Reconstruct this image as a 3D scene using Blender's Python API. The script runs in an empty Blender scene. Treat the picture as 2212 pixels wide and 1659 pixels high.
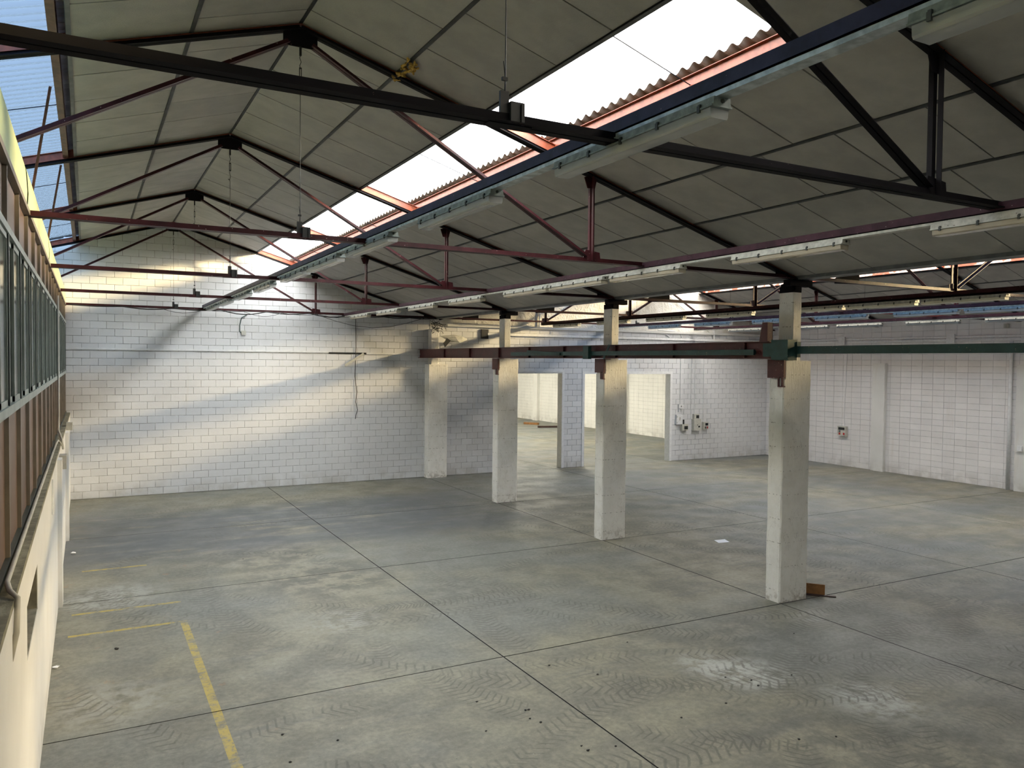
import bpy, math, random
from mathutils import Vector, Matrix
random.seed(7)
sc = bpy.context.scene
COL = sc.collection
PI = math.pi

# ------------------------------------------------------------------ camera
F_PX, YAW, PITCH, ROLL = 1704.1, 0.49429, -0.0290, 0.00984
CAMP = Vector((0, 0, 3.83))
cam_d = bpy.data.cameras.new('camera'); cam = bpy.data.objects.new('camera', cam_d); COL.objects.link(cam)
cam_d.sensor_width = 36; cam_d.lens = 36 * F_PX / 2212; cam_d.clip_start = .05; cam_d.clip_end = 400
fw = Vector((math.sin(YAW) * math.cos(PITCH), math.cos(YAW) * math.cos(PITCH), math.sin(PITCH)))
rt = Vector((math.cos(YAW), -math.sin(YAW), 0)); upv = rt.cross(fw)
r2 = rt * math.cos(ROLL) + upv * math.sin(ROLL); u2 = -rt * math.sin(ROLL) + upv * math.cos(ROLL)
cam.matrix_world = Matrix(((r2.x, u2.x, -fw.x, CAMP.x), (r2.y, u2.y, -fw.y, CAMP.y), (r2.z, u2.z, -fw.z, CAMP.z), (0, 0, 0, 1)))
sc.camera = cam

# ------------------------------------------------------------------ world, sun, exposure
SUN_DIR = Vector((-1.0, 0.42, -0.25)).normalized()       # direction the sunlight travels
w = bpy.data.worlds.new('world'); sc.world = w; w.use_nodes = True
wn = w.node_tree; wn.nodes.clear()
sky = wn.nodes.new('ShaderNodeTexSky'); sky.sky_type = 'NISHITA'; sky.sun_disc = False
sky.sun_elevation = math.radians(16); sky.sun_rotation = math.atan2(-SUN_DIR.x, -SUN_DIR.y)
sky.air_density = 1.0; sky.dust_density = 2.5; sky.ozone_density = 1.0
bg = wn.nodes.new('ShaderNodeBackground'); bg.inputs[1].default_value = .55
mixw = wn.nodes.new('ShaderNodeMix'); mixw.data_type = 'RGBA'; mixw.inputs[0].default_value = .45
mixw.inputs[7].default_value = (1.5, 1.5, 1.5, 1)          # thin bright cloud over the blue
wo = wn.nodes.new('ShaderNodeOutputWorld')
wn.links.new(sky.outputs[0], mixw.inputs[6]); wn.links.new(mixw.outputs[2], bg.inputs[0]); wn.links.new(bg.outputs[0], wo.inputs[0])
sun_d = bpy.data.lights.new('sun', 'SUN'); sun = bpy.data.objects.new('sun', sun_d); COL.objects.link(sun)
sun_d.energy = 27.0; sun_d.angle = math.radians(9); sun_d.color = (1.0, .76, .40)
sun.location = (30, -10, 20); sun.rotation_euler = SUN_DIR.to_track_quat('-Z', 'Y').to_euler()
sc.view_settings.view_transform = 'Standard'; sc.view_settings.look = 'None'
sc.view_settings.gamma = 1; sc.view_settings.use_curve_mapping = False
sc.view_settings.exposure = 0.62
sc.cycles.max_bounces = 8; sc.cycles.diffuse_bounces = 5; sc.cycles.glossy_bounces = 3; sc.cycles.use_adaptive_sampling = True; sc.cycles.adaptive_threshold = .04; sc.cycles.transparent_max_bounces = 16
sc.cycles.sample_clamp_indirect = 6; sc.cycles.caustics_reflective = False; sc.cycles.caustics_refractive = False

# ------------------------------------------------------------------ geometry constants (metres)
SL = .30
XV, X1, X2, XW = 10.1, 2.12, 18.02, 25.15         # valley, ridge of left nave, ridge of right nave, right wall
ZR = 7.58
YB = 24.1                                         # back wall
TY = [4.05, 9.0, 13.93, 18.87, 23.72]             # trusses
def roofz(x):
    return ZR - SL * abs(x - X1) if x <= XV else ZR - .01 - SL * abs(x - X2)
UP = .19                                          # outer sheets above the insulation panels
SKY1, SKY2 = 2.24, 3.46                           # distance of the skylight strip from a ridge

def portal(x, y, z, sx, sy, tilt):
    d = bpy.data.lights.new('skylight_portal', 'AREA'); d.shape = 'RECTANGLE'; d.size = sx; d.size_y = sy
    d.cycles.is_portal = True
    o = bpy.data.objects.new('skylight_portal', d); COL.objects.link(o); o.location = (x, y, z); o.rotation_euler = (0, tilt, 0)
def daylight(x, y, z, sx, sy, tilt, watts, col):
    d = bpy.data.lights.new('skylight_daylight', 'AREA'); d.shape = 'RECTANGLE'; d.size = sx; d.size_y = sy; d.energy = watts; d.color = col
    o = bpy.data.objects.new('skylight_daylight', d); COL.objects.link(o); o.location = (x, y, z); o.rotation_euler = (0, tilt, 0)
DAY = {(X1, -1): (1100, (.72, .86, 1.0)), (X1, 1): (940, (.95, .98, 1.0)), (X2, -1): (1150, (.62, .80, 1.0)), (X2, 1): (1050, (1.0, .94, .88))}
for xr in (X1, X2):
    for s in (-1, 1):
        xc = xr + s * (SKY1 + SKY2) / 2
        wt, cl = DAY[(xr, s)]
        daylight(xc, 14.5, roofz(xc) + .36, 1.25, 19.2, s * math.atan(SL), wt, cl)
        daylight(xc, 0.0, roofz(xc) + .36, 1.25, 7.4, s * math.atan(SL), wt * .05, cl)
        portal(xc, 14.5, roofz(xc) + .30, 1.30, 19.4, s * math.atan(SL))
        portal(xc, 0.0, roofz(xc) + .30, 1.30, 7.6, s * math.atan(SL))

# ------------------------------------------------------------------ mesh helpers
class MB:
    def __init__(s): s.v = []; s.f = []
    def add(s, vs, fs):
        n = len(s.v); s.v += [tuple(v) for v in vs]; s.f += [tuple(n + i for i in f) for f in fs]; return s
    def box(s, x0, x1, y0, y1, z0, z1):
        return s.add([(x0,y0,z0),(x1,y0,z0),(x1,y1,z0),(x0,y1,z0),(x0,y0,z1),(x1,y0,z1),(x1,y1,z1),(x0,y1,z1)],
                     [(0,3,2,1),(4,5,6,7),(0,1,5,4),(1,2,6,5),(2,3,7,6),(3,0,4,7)])
    def prism(s, p0, p1, poly, up=(0,0,1), ends=True):
        p0, p1 = Vector(p0), Vector(p1); w_ = (p1 - p0).normalized(); v = Vector(up); v = (v - w_ * v.dot(w_)).normalized(); u = v.cross(w_)
        n = len(poly); vs = [p0 + u * a + v * b for a, b in poly] + [p1 + u * a + v * b for a, b in poly]
        area = sum(poly[i][0] * poly[(i+1) % n][1] - poly[(i+1) % n][0] * poly[i][1] for i in range(n))
        fs = [(i, (i+1) % n, n + (i+1) % n, n + i) for i in range(n)]
        if ends: fs += [tuple(range(n))[::-1], tuple(range(n, 2 * n))]
        if area > 0: fs = fs
        return s.add(vs, fs)
    def bar(s, p0, p1, a, b, up=(0,0,1)):
        return s.prism(p0, p1, [(-a/2,-b/2),(a/2,-b/2),(a/2,b/2),(-a/2,b/2)], up)
    def tube(s, pts, r, n=6, caps=True):
        pts = [Vector(p) for p in pts]; rings = []; vs = []; fs = []
        ref = None
        for i, p in enumerate(pts):
            d = (pts[min(i+1, len(pts)-1)] - pts[max(i-1, 0)]).normalized()
            if ref is None: ref = Vector((0,0,1)) if abs(d.z) < .9 else Vector((1,0,0))
            a = (ref - d * ref.dot(d)).normalized(); ref = a; b = d.cross(a)
            vs += [p + (a * math.cos(2*PI*k/n) + b * math.sin(2*PI*k/n)) * r for k in range(n)]
        for i in range(len(pts) - 1):
            for k in range(n): fs.append((i*n+k, i*n+(k+1) % n, (i+1)*n+(k+1) % n, (i+1)*n+k))
        if caps: fs += [tuple(range(n))[::-1], tuple(range((len(pts)-1)*n, len(pts)*n))]
        return s.add(vs, fs)
    def double_angle(s, p0, p1, leg=.05, t=.006, gap=.012, up=(0,0,1)):
        for sg in (-1, 1):
            g = gap / 2
            P = [(sg*g, 0), (sg*(g+leg), 0), (sg*(g+leg), t), (sg*(g+t), t), (sg*(g+t), leg), (sg*g, leg)]
            s.prism(p0, p1, P if sg > 0 else P[::-1], up)
        return s
    def ibeam(s, p0, p1, h=.14, wd=.073, t=.007, up=(0,0,1)):
        P = [(-wd/2,-h/2),(wd/2,-h/2),(wd/2,-h/2+t),(t/2,-h/2+t),(t/2,h/2-t),(wd/2,h/2-t),(wd/2,h/2),(-wd/2,h/2),(-wd/2,h/2-t),(-t/2,h/2-t),(-t/2,-h/2+t),(-wd/2,-h/2+t)]
        return s.prism(p0, p1, P, up)
    def mesh(s, name, mat, smooth=False):
        m = bpy.data.meshes.new(name); m.from_pydata(s.v, [], s.f); m.validate(); m.update()
        import bmesh
        bm = bmesh.new(); bm.from_mesh(m); bmesh.ops.recalc_face_normals(bm, faces=bm.faces); bm.to_mesh(m); bm.free()
        m.materials.append(mat)
        if smooth: m.polygons.foreach_set('use_smooth', [True] * len(m.polygons))
        return m
    def obj(s, name, mat, parent=None, smooth=False, **props):
        return link(name, s.mesh(name, mat, smooth), parent, **props)
def link(name, mesh, parent=None, loc=None, **props):
    o = bpy.data.objects.new(name, mesh); COL.objects.link(o)
    if parent: o.parent = parent
    if loc: o.location = loc
    for k, v in props.items():
        if v is not None: o[k] = v
    return o
def empty(name, loc, **props):
    o = link(name, None, None, loc, **props); o.empty_display_size = .1; return o
def setp(o, **props):
    for k, v in props.items(): o[k] = v
    return o
ORD = ['first', 'second', 'third', 'fourth', 'fifth', 'sixth', 'seventh', 'eighth', 'ninth', 'tenth', 'eleventh', 'twelfth']

# ------------------------------------------------------------------ materials
class T:
    """tiny node-expression helper"""
    def __init__(s, name):
        s.m = bpy.data.materials.new(name); s.m.use_nodes = True; s.nt = s.m.node_tree; s.nt.nodes.clear()
        s.out = s.nt.nodes.new('ShaderNodeOutputMaterial')
        s.geo = s.nt.nodes.new('ShaderNodeNewGeometry'); s.pos = s.geo.outputs['Position']
    def put(s, sock, v):
        if isinstance(v, (int, float)): sock.default_value = v
        elif isinstance(v, tuple): sock.default_value = v if len(v) != 3 or sock.type == 'VECTOR' else (*v, 1)
        else: s.nt.links.new(v, sock)
    def math(s, op, a, b=0, c=None, clamp=False):
        n = s.nt.nodes.new('ShaderNodeMath'); n.operation = op; n.use_clamp = clamp
        s.put(n.inputs[0], a); s.put(n.inputs[1], b)
        if c is not None: s.put(n.inputs[2], c)
        return n.outputs[0]
    def xyz(s, v=None):
        n = s.nt.nodes.new('ShaderNodeSeparateXYZ'); s.put(n.inputs[0], v or s.pos); return n.outputs
    def comb(s, x, y, z):
        n = s.nt.nodes.new('ShaderNodeCombineXYZ'); s.put(n.inputs[0], x); s.put(n.inputs[1], y); s.put(n.inputs[2], z); return n.outputs[0]
    def noise(s, scale, detail=4, rough=.55, vec=None, dist=0, stretch=None):
        n = s.nt.nodes.new('ShaderNodeTexNoise'); v = vec or s.pos
        if stretch:
            mp = s.nt.nodes.new('ShaderNodeMapping'); s.put(mp.inputs[0], v); mp.inputs[3].default_value = stretch; v = mp.outputs[0]
        s.put(n.inputs['Vector'], v); n.inputs['Scale'].default_value = scale; n.inputs['Detail'].default_value = detail
        n.inputs['Roughness'].default_value = rough; n.inputs['Distortion'].default_value = dist; return n.outputs[0]
    def ramp(s, v, a, b, c0=0., c1=1.):
        n = s.nt.nodes.new('ShaderNodeMapRange'); n.interpolation_type = 'SMOOTHSTEP'
        s.put(n.inputs[0], v); n.inputs[1].default_value = a; n.inputs[2].default_value = b; n.inputs[3].default_value = c0; n.inputs[4].default_value = c1; return n.outputs[0]
    def mix(s, f, a, b):
        n = s.nt.nodes.new('ShaderNodeMix'); n.data_type = 'RGBA'; s.put(n.inputs[0], f); s.put(n.inputs[6], a); s.put(n.inputs[7], b); return n.outputs[2]
    def scalec(s, c, f):
        n = s.nt.nodes.new('ShaderNodeMix'); n.data_type = 'RGBA'; n.blend_type = 'MULTIPLY'; n.inputs[0].default_value = 1
        s.put(n.inputs[6], c); g = s.nt.nodes.new('ShaderNodeCombineColor'); [s.put(g.inputs[i], f) for i in range(3)]; s.nt.links.new(g.outputs[0], n.inputs[7]); return n.outputs[2]
    def rand(s):
        return s.nt.nodes.new('ShaderNodeObjectInfo').outputs['Random']
    def bump(s, h, strength=.3, dist=.02):
        n = s.nt.nodes.new('ShaderNodeBump'); n.inputs['Strength'].default_value = strength; n.inputs['Distance'].default_value = dist; s.put(n.inputs['Height'], h); return n.outputs[0]
    def bsdf(s, col, rough=.8, metal=0., normal=None, spec=.5, **kw):
        b = s.nt.nodes.new('ShaderNodeBsdfPrincipled'); s.put(b.inputs['Base Color'], col); s.put(b.inputs['Roughness'], rough); s.put(b.inputs['Metallic'], metal)
        b.inputs['Specular IOR Level'].default_value = spec
        if normal: s.nt.links.new(normal, b.inputs['Normal'])
        for k, v in kw.items(): s.put(b.inputs[k], v)
        return b.outputs[0]
    def done(s, sh): s.nt.links.new(sh, s.out.inputs[0]); return s.m

def paint(name, col, rough=.55, metal=0., var=.25, scale=6, chip=None, chipc=(.5,.45,.4), spec=.5):
    t = T(name); n = t.noise(scale, 5); c = t.mix(t.ramp(n, .3, .7), tuple(x*(1-var) for x in col), tuple(min(1, x*(1+var)) for x in col))
    if chip: c = t.mix(t.ramp(t.noise(35, 3, .6), chip, chip + .03), c, chipc)
    return t.done(t.bsdf(c, rough, metal, t.bump(n, .15, .004), spec))

def wall_mat(name, base, grime=(.34,.32,.28), lum=.10):
    t = T(name); x, y, z = t.xyz()
    n = t.noise(1.1, 6, .6); f = t.noise(22, 5, .65)
    c = t.mix(t.ramp(n, .35, .7), base, tuple(b * .93 for b in base))
    c = t.scalec(c, t.math('ADD', 1 - lum / 2, t.math('MULTIPLY', t.rand(), lum)))
    low = t.math('MULTIPLY', t.ramp(z, .55, 0), t.ramp(t.noise(2.3, 5), .40, .62))
    c = t.mix(t.math('MULTIPLY', low, .40), c, grime)
    st = t.math('MULTIPLY', t.ramp(t.noise(1.0, 5, .6, stretch=(2.2, 2.2, .25)), .60, .72), .22)
    c = t.mix(st, c, (.50,.43,.33))
    sp = t.ramp(t.noise(30, 3, .7), .73, .76)
    c = t.mix(t.math('MULTIPLY', sp, .6), c, (.16,.14,.12))
    return t.done(t.bsdf(c, .75, 0, t.bump(t.math('ADD', f, t.math('MULTIPLY', n, 2)), .35, .006), .3))
M = {}
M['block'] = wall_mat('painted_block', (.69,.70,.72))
M['block_lit'] = wall_mat('painted_block_lit', (.80,.79,.79))  # same block paint made paler to stand in for stronger light here
def mortar_mat():
    t = T('painted_mortar'); c = t.mix(t.ramp(t.noise(3.5, 5, .7), .38, .60), (.60,.60,.60), (.20,.195,.19))
    return t.done(t.bsdf(c, .9, spec=.2))
M['mortar'] = mortar_mat()
M['block_warm'] = wall_mat('painted_block_cream', (.78,.775,.74))
M['plaster'] = wall_mat('white_plaster', (.74,.74,.72))
def plaster_rough():
    t = T('sprayed_plaster'); n = t.noise(7, 6, .6, dist=1.2); m_ = t.noise(2, 4)
    c = t.mix(t.ramp(m_, .35, .65), (.74,.73,.70), (.62,.60,.54))
    return t.done(t.bsdf(c, .85, 0, t.bump(n, .9, .05), .3))
M['spray'] = plaster_rough()
def pillar_mat():
    t = T('painted_concrete'); x, y, z = t.xyz()
    n = t.noise(5, 6, .65); s_ = t.noise(9, 5, .7, stretch=(6, 6, .5))
    c = t.mix(t.ramp(n, .35, .7), (.93,.915,.87), (.86,.84,.785))
    c = t.mix(t.math('MULTIPLY', t.ramp(s_, .62, .72), .22), c, (.40,.37,.31))
    row = t.math('MULTIPLY', t.ramp(t.math('ABSOLUTE', t.math('SUBTRACT', t.math('FRACT', t.math('MULTIPLY', z, 2.6)), .5)), .035, .0), t.ramp(t.noise(26, 2), .55, .6))
    c = t.mix(t.math('MULTIPLY', row, .7), c, (.2,.18,.14))
    base = t.math('MULTIPLY', t.ramp(z, .3, .0), t.ramp(t.noise(9, 5), .45, .6))
    c = t.mix(t.math('MULTIPLY', base, .6), c, (.3,.26,.2))
    cr = t.ramp(t.math('ABSOLUTE', t.math('SUBTRACT', t.noise(2.6, 5, .6, stretch=(1, 1, .45)), .5)), .006, .0)
    c = t.mix(t.math('MULTIPLY', cr, .25), c, (.20,.18,.15))
    return t.done(t.bsdf(c, .7, 0, t.bump(t.math('ADD', t.math('MULTIPLY', s_, 1.5), n), .6, .015), .35))
M['pillar'] = pillar_mat()
def panel_mat():
    t = T('insulation_panel'); n = t.noise(3, 5, .6); f = t.noise(60, 2, .5)
    c = t.mix(t.ramp(n, .3, .7), (.39,.38,.362), (.325,.317,.305))
    c = t.scalec(c, t.math('ADD', .93, t.math('MULTIPLY', t.rand(), .14)))
    return t.done(t.bsdf(c, .55, 0, t.bump(t.math('ADD', t.math('MULTIPLY', n, 3), f), .35, .006), .35))
M['panel'] = panel_mat()
M['profile'] = paint('dark_joint_profile', (.10,.105,.11), .5)
M['sheet'] = paint('fibre_cement_sheet', (.30,.29,.27), .9, scale=3)
M['redsteel'] = paint('dark_red_steel', (.040,.009,.011), .42, var=.35, chip=.70, chipc=(.5,.42,.38), spec=.22)
M['blacksteel'] = paint('blackened_steel', (.004,.003,.005), .8, var=.3, chip=.74, chipc=(.3,.2,.2), spec=.22)
M['orange'] = paint('orange_primer', (.20,.045,.018), .5, var=.28, scale=11)
M['brownprimer'] = paint('brown_primer', (.13,.058,.045), .55, var=.3, scale=9)
def peel():
    t = T('peeling_primer'); n = t.noise(1.7, 4, .6); c = t.mix(t.ramp(n, .50, .53), (.50,.37,.32), (.24,.06,.03))  # peeled patches, their pale pink carrying the sun's tint in the colour
    return t.done(t.bsdf(c, .6))
M['peel'] = peel()
M['purple'] = paint('purple_steel', (.030,.032,.080), .45, var=.3, chip=.72, chipc=(.4,.35,.4), spec=.22)
M['plum'] = paint('plum_steel', (.055,.022,.033), .45, var=.3, chip=.70, chipc=(.5,.45,.42), spec=.22)
M['galv'] = paint('galvanised_steel', (.40,.45,.45), .42, .5, var=.3, scale=14)
M['lampgrey'] = paint('lamp_housing', (.22,.26,.25), .5, var=.3, scale=16)
M['lampwhite'] = paint('lamp_housing_pale', (.50,.50,.45), .5, var=.2, scale=16, chip=.68, chipc=(.15,.12,.1))
M['lampblue'] = paint('lamp_housing_blue', (.22,.28,.30), .5, var=.3, scale=16)
M['clip'] = paint('dark_clip', (.05,.055,.05), .5)
def lens(name, col, a):
    t = T(name); tr = t.nt.nodes.new('ShaderNodeBsdfTransparent'); tr.inputs[0].default_value = (.9,.9,.9,1)
    n = t.noise(3, 2)
    b = t.bsdf(t.mix(t.ramp(n, .35, .65), col, tuple(c * .85 for c in col)), .18, 0, None, .6)
    m = t.nt.nodes.new('ShaderNodeMixShader'); m.inputs[0].default_value = a; t.nt.links.new(tr.outputs[0], m.inputs[1]); t.nt.links.new(b, m.inputs[2]); return t.done(m.outputs[0])
M['lens'] = lens('ribbed_acrylic_cover', (.55,.57,.57), .55)
M['lens_yellow'] = lens('yellowed_acrylic_cover', (.60,.54,.42), .75)
M['tube'] = paint('fluorescent_tube', (.9,.88,.74), .25, var=.05)
M['cranered'] = paint('oxide_red_steel', (.085,.020,.020), .45, var=.2, chip=.69, chipc=(.5,.38,.25))
M['green'] = paint('bottle_green_steel', (.018,.060,.055), .45, var=.2, chip=.70, chipc=(.45,.4,.25))
M['white'] = paint('white_enamel', (.74,.75,.76), .5, var=.06, scale=12)
M['ivory'] = paint('grey_plastic', (.50,.50,.45), .5, var=.1, scale=12)
M['black'] = paint('black_rubber', (.012,.013,.013), .55)
M['glassdark'] = paint('dark_window', (.02,.022,.022), .12)
M['redplastic'] = paint('red_plastic', (.45,.02,.02), .4)
M['wood'] = paint('brown_board', (.24,.11,.035), .6, var=.25, scale=9)
M['wood_dark'] = paint('dark_board', (.06,.035,.03), .6)
M['paper'] = paint('white_paper', (.85,.87,.92), .8, var=.05, scale=30)
M['stone'] = paint('dark_pebble', (.03,.028,.025), .8)
M['wool'] = paint('yellow_wool', (.50,.33,.09), 1, var=.4, scale=30)
M['brownpanel'] = paint('brown_panel', (.125,.075,.050), .45, var=.18, scale=1.6, spec=.5)
M['frame'] = paint('grey_green_aluminium', (.27,.31,.28), .4, .25, var=.15, scale=4)
M['framedark'] = paint('dark_green_frame', (.035,.05,.045), .4, var=.2, scale=4)
M['frameside'] = paint('brown_mullion', (.20,.18,.15), .5, .2, var=.15, scale=4)
def tinted():
    t = T('grey_green_glass'); n = t.noise(1.2, 3, stretch=(1, 3, .4))
    return t.done(t.bsdf(t.mix(t.ramp(n, .35, .65), (.055,.075,.070), (.10,.13,.12)), .12, 0, None, .8))
M['glass'] = tinted()
def curved():
    t = T('green_fibreglass'); n = t.noise(1.4, 5, .6, stretch=(1, 6, 1)); m_ = t.noise(.35, 2)
    c = t.mix(t.ramp(n, .35, .7), (.48,.50,.29), (.37,.44,.27)); c = t.mix(t.ramp(m_, .4, .6, 0, .5), c, (.40,.58,.36))
    return t.done(t.bsdf(c, .5, 0, t.bump(n, .3, .02), .4))
M['curved'] = curved()
def ledge_m():
    t = T('bare_concrete'); n = t.noise(6, 6, .65); c = t.mix(t.ramp(n, .35, .65), (.30,.29,.22), (.17,.16,.12))
    return t.done(t.bsdf(c, .9, 0, t.bump(n, .6, .02), .2))
M['ledge'] = ledge_m()
M['brick'] = paint('rough_brick', (.20,.19,.15), .95, var=.3, scale=8)
M['pipe'] = paint('grey_pipe', (.42,.41,.36), .45, var=.15, scale=5)
def skysheet(name, tint, tr_w):
    t = T(name); tr = t.nt.nodes.new('ShaderNodeBsdfTransparent'); tr.inputs[0].default_value = (*tint, 1)
    tl = t.nt.nodes.new('ShaderNodeBsdfTranslucent'); tl.inputs[0].default_value = (.85,.87,.88,1)
    m = t.nt.nodes.new('ShaderNodeMixShader'); m.inputs[0].default_value = tr_w
    t.nt.links.new(tl.outputs[0], m.inputs[1]); t.nt.links.new(tr.outputs[0], m.inputs[2]); return t.done(m.outputs[0])
M['skyclear'] = skysheet('translucent_sheet', (.95,.95,.93), .62)
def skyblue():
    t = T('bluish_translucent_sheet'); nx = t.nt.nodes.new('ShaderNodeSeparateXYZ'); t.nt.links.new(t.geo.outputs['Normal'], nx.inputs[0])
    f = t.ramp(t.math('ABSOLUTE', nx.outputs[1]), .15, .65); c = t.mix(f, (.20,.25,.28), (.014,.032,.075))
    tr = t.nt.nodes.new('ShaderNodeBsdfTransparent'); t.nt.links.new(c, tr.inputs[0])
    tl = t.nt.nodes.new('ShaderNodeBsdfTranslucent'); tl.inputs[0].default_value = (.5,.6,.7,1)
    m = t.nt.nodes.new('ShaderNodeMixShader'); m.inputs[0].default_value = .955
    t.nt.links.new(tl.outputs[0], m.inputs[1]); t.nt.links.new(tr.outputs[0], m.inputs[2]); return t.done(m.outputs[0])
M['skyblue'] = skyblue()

def floor_mat():
    t = T('concrete_floor'); x, y, z = t.xyz()
    big = t.noise(.22, 4, .55); med = t.noise(1.3, 6, .62); fine = t.noise(14, 4, .7); str_ = t.noise(1.1, 5, .65, stretch=(.35, 2.2, 1))
    c = t.mix(t.ramp(med, .3, .7), (.232,.216,.158), (.160,.153,.122))
    c = t.mix(t.ramp(big, .42, .62), c, (.175,.178,.160))
    c = t.mix(t.math('MULTIPLY', t.ramp(str_, .52, .68), .5), c, (.135,.133,.119))
    c = t.scalec(c, t.ramp(fine, .25, .75, .80, 1.18))
    # the grey swept lanes in front of the doorways and across the back of the left nave
    lane = t.math('MULTIPLY', t.ramp(t.math('ABSOLUTE', t.math('SUBTRACT', y, 18.6)), 3.4, 1.6), t.ramp(x, 13, 7))
    c = t.mix(t.math('MULTIPLY', t.math('MULTIPLY', lane, t.ramp(str_, .28, .50)), .80), c, (.090,.098,.108))
    rgt = t.math('MULTIPLY', t.ramp(x, 10.5, 15), t.ramp(t.noise(.5, 4, .6, stretch=(.4, 1.2, 1)), .38, .62))
    c = t.mix(t.math('MULTIPLY', rgt, .55), c, (.105,.120,.130))
    nA = t.ramp(t.noise(2.6, 4, .65), .42, .58); nB = t.ramp(t.noise(4.5, 4, .7), .36, .60)
    # dark oily patches
    for (cx, cy, r, k) in ((3.7, 13.7, 1.6, .55), (3.2, 15.5, 1.3, .5), (5.5, 12.0, .9, .3), (2.2, 5.0, 1.0, .3), (6.3, 5.4, 1.0, .35), (7.2, 4.6, 1.4, .4), (8.2, 8.0, 1.0, .3), (14.2, 6.4, 1.6, .35)):
        d = t.math('SQRT', t.math('ADD', t.math('POWER', t.math('SUBTRACT', x, cx), 2), t.math('POWER', t.math('SUBTRACT', y, cy), 2)))
        mk = t.math('MULTIPLY', t.ramp(d, r, r * .3), nA)
        c = t.mix(t.math('MULTIPLY', mk, k), c, (.085,.085,.075))
    # pale worn spots
    for (cx, cy, r, k) in ((7.15, 7.1, .75, .75), (6.9, 7.55, .55, .6), (7.9, 5.85, .75, .65), (.3, 14.0, 1.1, .5), (.2, 9.7, 1.0, .3), (9.6, 8.3, .6, .3), (3.3, 11.2, .8, .3)):
        d = t.math('SQRT', t.math('ADD', t.math('POWER', t.math('SUBTRACT', x, cx), 2), t.math('POWER', t.math('SUBTRACT', y, cy), 2)))
        mk = t.math('MULTIPLY', t.ramp(d, r, r * .2), nB)
        c = t.mix(t.math('MULTIPLY', mk, k), c, (.46,.46,.43))
    # tyre prints: arcs of chevrons
    wob = t.math('MULTIPLY', t.math('SUBTRACT', t.noise(.9, 3), .5), .35)
    acc = None
    rings = [(4.6, 16.5, 5.6, .17), (4.6, 16.5, 5.0, .17), (5.4, 15.5, 4.1, .18), (2.2, 14.2, 2.0, .13), (10.5, 13.0, 4.6, .18), (11.0, 13.0, 5.7, .20), (9.0, 14.0, 7.4, .22),
             (8.8, 9.6, 3.7, .2), (8.6, 10.2, 5.2, .2), (6.0, 12.4, 6.6, .2), (11.5, 2.0, 5.4, .2), (12.0, 1.5, 7.0, .22), (10.0, 3.0, 3.2, .2), (17.0, 13.5, 3.5, .2), (16.0, 15.0, 5.6, .2), (14.5, 9.5, 2.6, .2), (13.2, 18.5, 5.0, .18), (12.2, 20.5, 4.2, .2), (6.5, 1.5, 5.8, .2), (4.0, 2.0, 6.6, .2)]
    for i, (cx, cy, R_, wd) in enumerate(rings):
        dx = t.math('SUBTRACT', x, cx); dy = t.math('SUBTRACT', y, cy)
        r = t.math('ADD', t.math('SQRT', t.math('ADD', t.math('MULTIPLY', dx, dx), t.math('MULTIPLY', dy, dy))), wob)
        u = t.math('ABSOLUTE', t.math('SUBTRACT', r, R_))
        a = t.math('MULTIPLY', t.math('ARCTAN2', dy, dx), R_)
        ph = t.math('ADD', t.math('MULTIPLY', a, 52 + i % 3 * 8), t.math('MULTIPLY', u, 30))
        ph = t.math('ADD', ph, t.math('MULTIPLY', fine, 2.5))
        tread = t.ramp(t.math('SINE', ph), .45, .95)
        m1 = t.math('MULTIPLY', tread, t.ramp(u, wd, wd * .8))
        edge = t.math('MULTIPLY', t.ramp(t.math('ABSOLUTE', t.math('SUBTRACT', u, wd)), .03, .0), .35)
        m1 = t.math('ADD', m1, edge)
        patch = t.ramp(t.noise(.55 + .05 * i, 3, .6), .40, .58) if i % 4 == 0 else patch
        m1 = t.math('MULTIPLY', m1, patch)
        acc = m1 if acc is None else t.math('MAXIMUM', acc, m1)
    c = t.mix(t.math('MULTIPLY', acc, .62), c, (.085,.08,.065))
    # grit
    c = t.mix(t.math('MULTIPLY', t.ramp(t.noise(38, 2, .5), .70, .74), .6), c, (.05,.05,.045))
    c = t.mix(t.math('MULTIPLY', t.ramp(t.noise(31, 2, .5), .72, .76), .5), c, (.42,.41,.36))
    # orange dust
    c = t.mix(t.math('MULTIPLY', t.math('MULTIPLY', t.ramp(t.noise(2.1, 6, .7), .62, .70), t.ramp(x, 4, 1)), .35), c, (.33,.16,.08))
    # yellow paint lines
    wear = t.math('MULTIPLY', t.ramp(t.noise(3.3, 6, .75), .37, .55), t.ramp(t.noise(18, 4, .7), .33, .48))
    def rect(x0, x1, y0, y1):
        a = t.math('MULTIPLY', t.math('GREATER_THAN', x, x0), t.math('LESS_THAN', x, x1)); b = t.math('MULTIPLY', t.math('GREATER_THAN', y, y0), t.math('LESS_THAN', y, y1)); return t.math('MULTIPLY', a, b)
    yl = rect(1.17, 1.27, 4.2, 12.3)
    for r in ((-.25, 1.2, 12.22, 12.30), (-.22, 1.28, 13.24, 13.32), (-.1, .95, 15.88, 15.96), (11.0, 16.0, 12.4, 12.46)):
        k = rect(*r); yl = t.math('MAXIMUM', yl, k if r[0] < 5 else t.math('MULTIPLY', k, .0))
    c = t.mix(t.math('MULTIPLY', t.math('MULTIPLY', yl, wear), .80), c, (.46,.34,.06))
    ro = t.ramp(med, .3, .7, .50, .72)
    return t.done(t.bsdf(c, ro, 0, t.bump(fine, .25, .006), .42))
M['floor'] = floor_mat()
M['groove'] = paint('joint_filler', (.035,.035,.033), .9)

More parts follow.
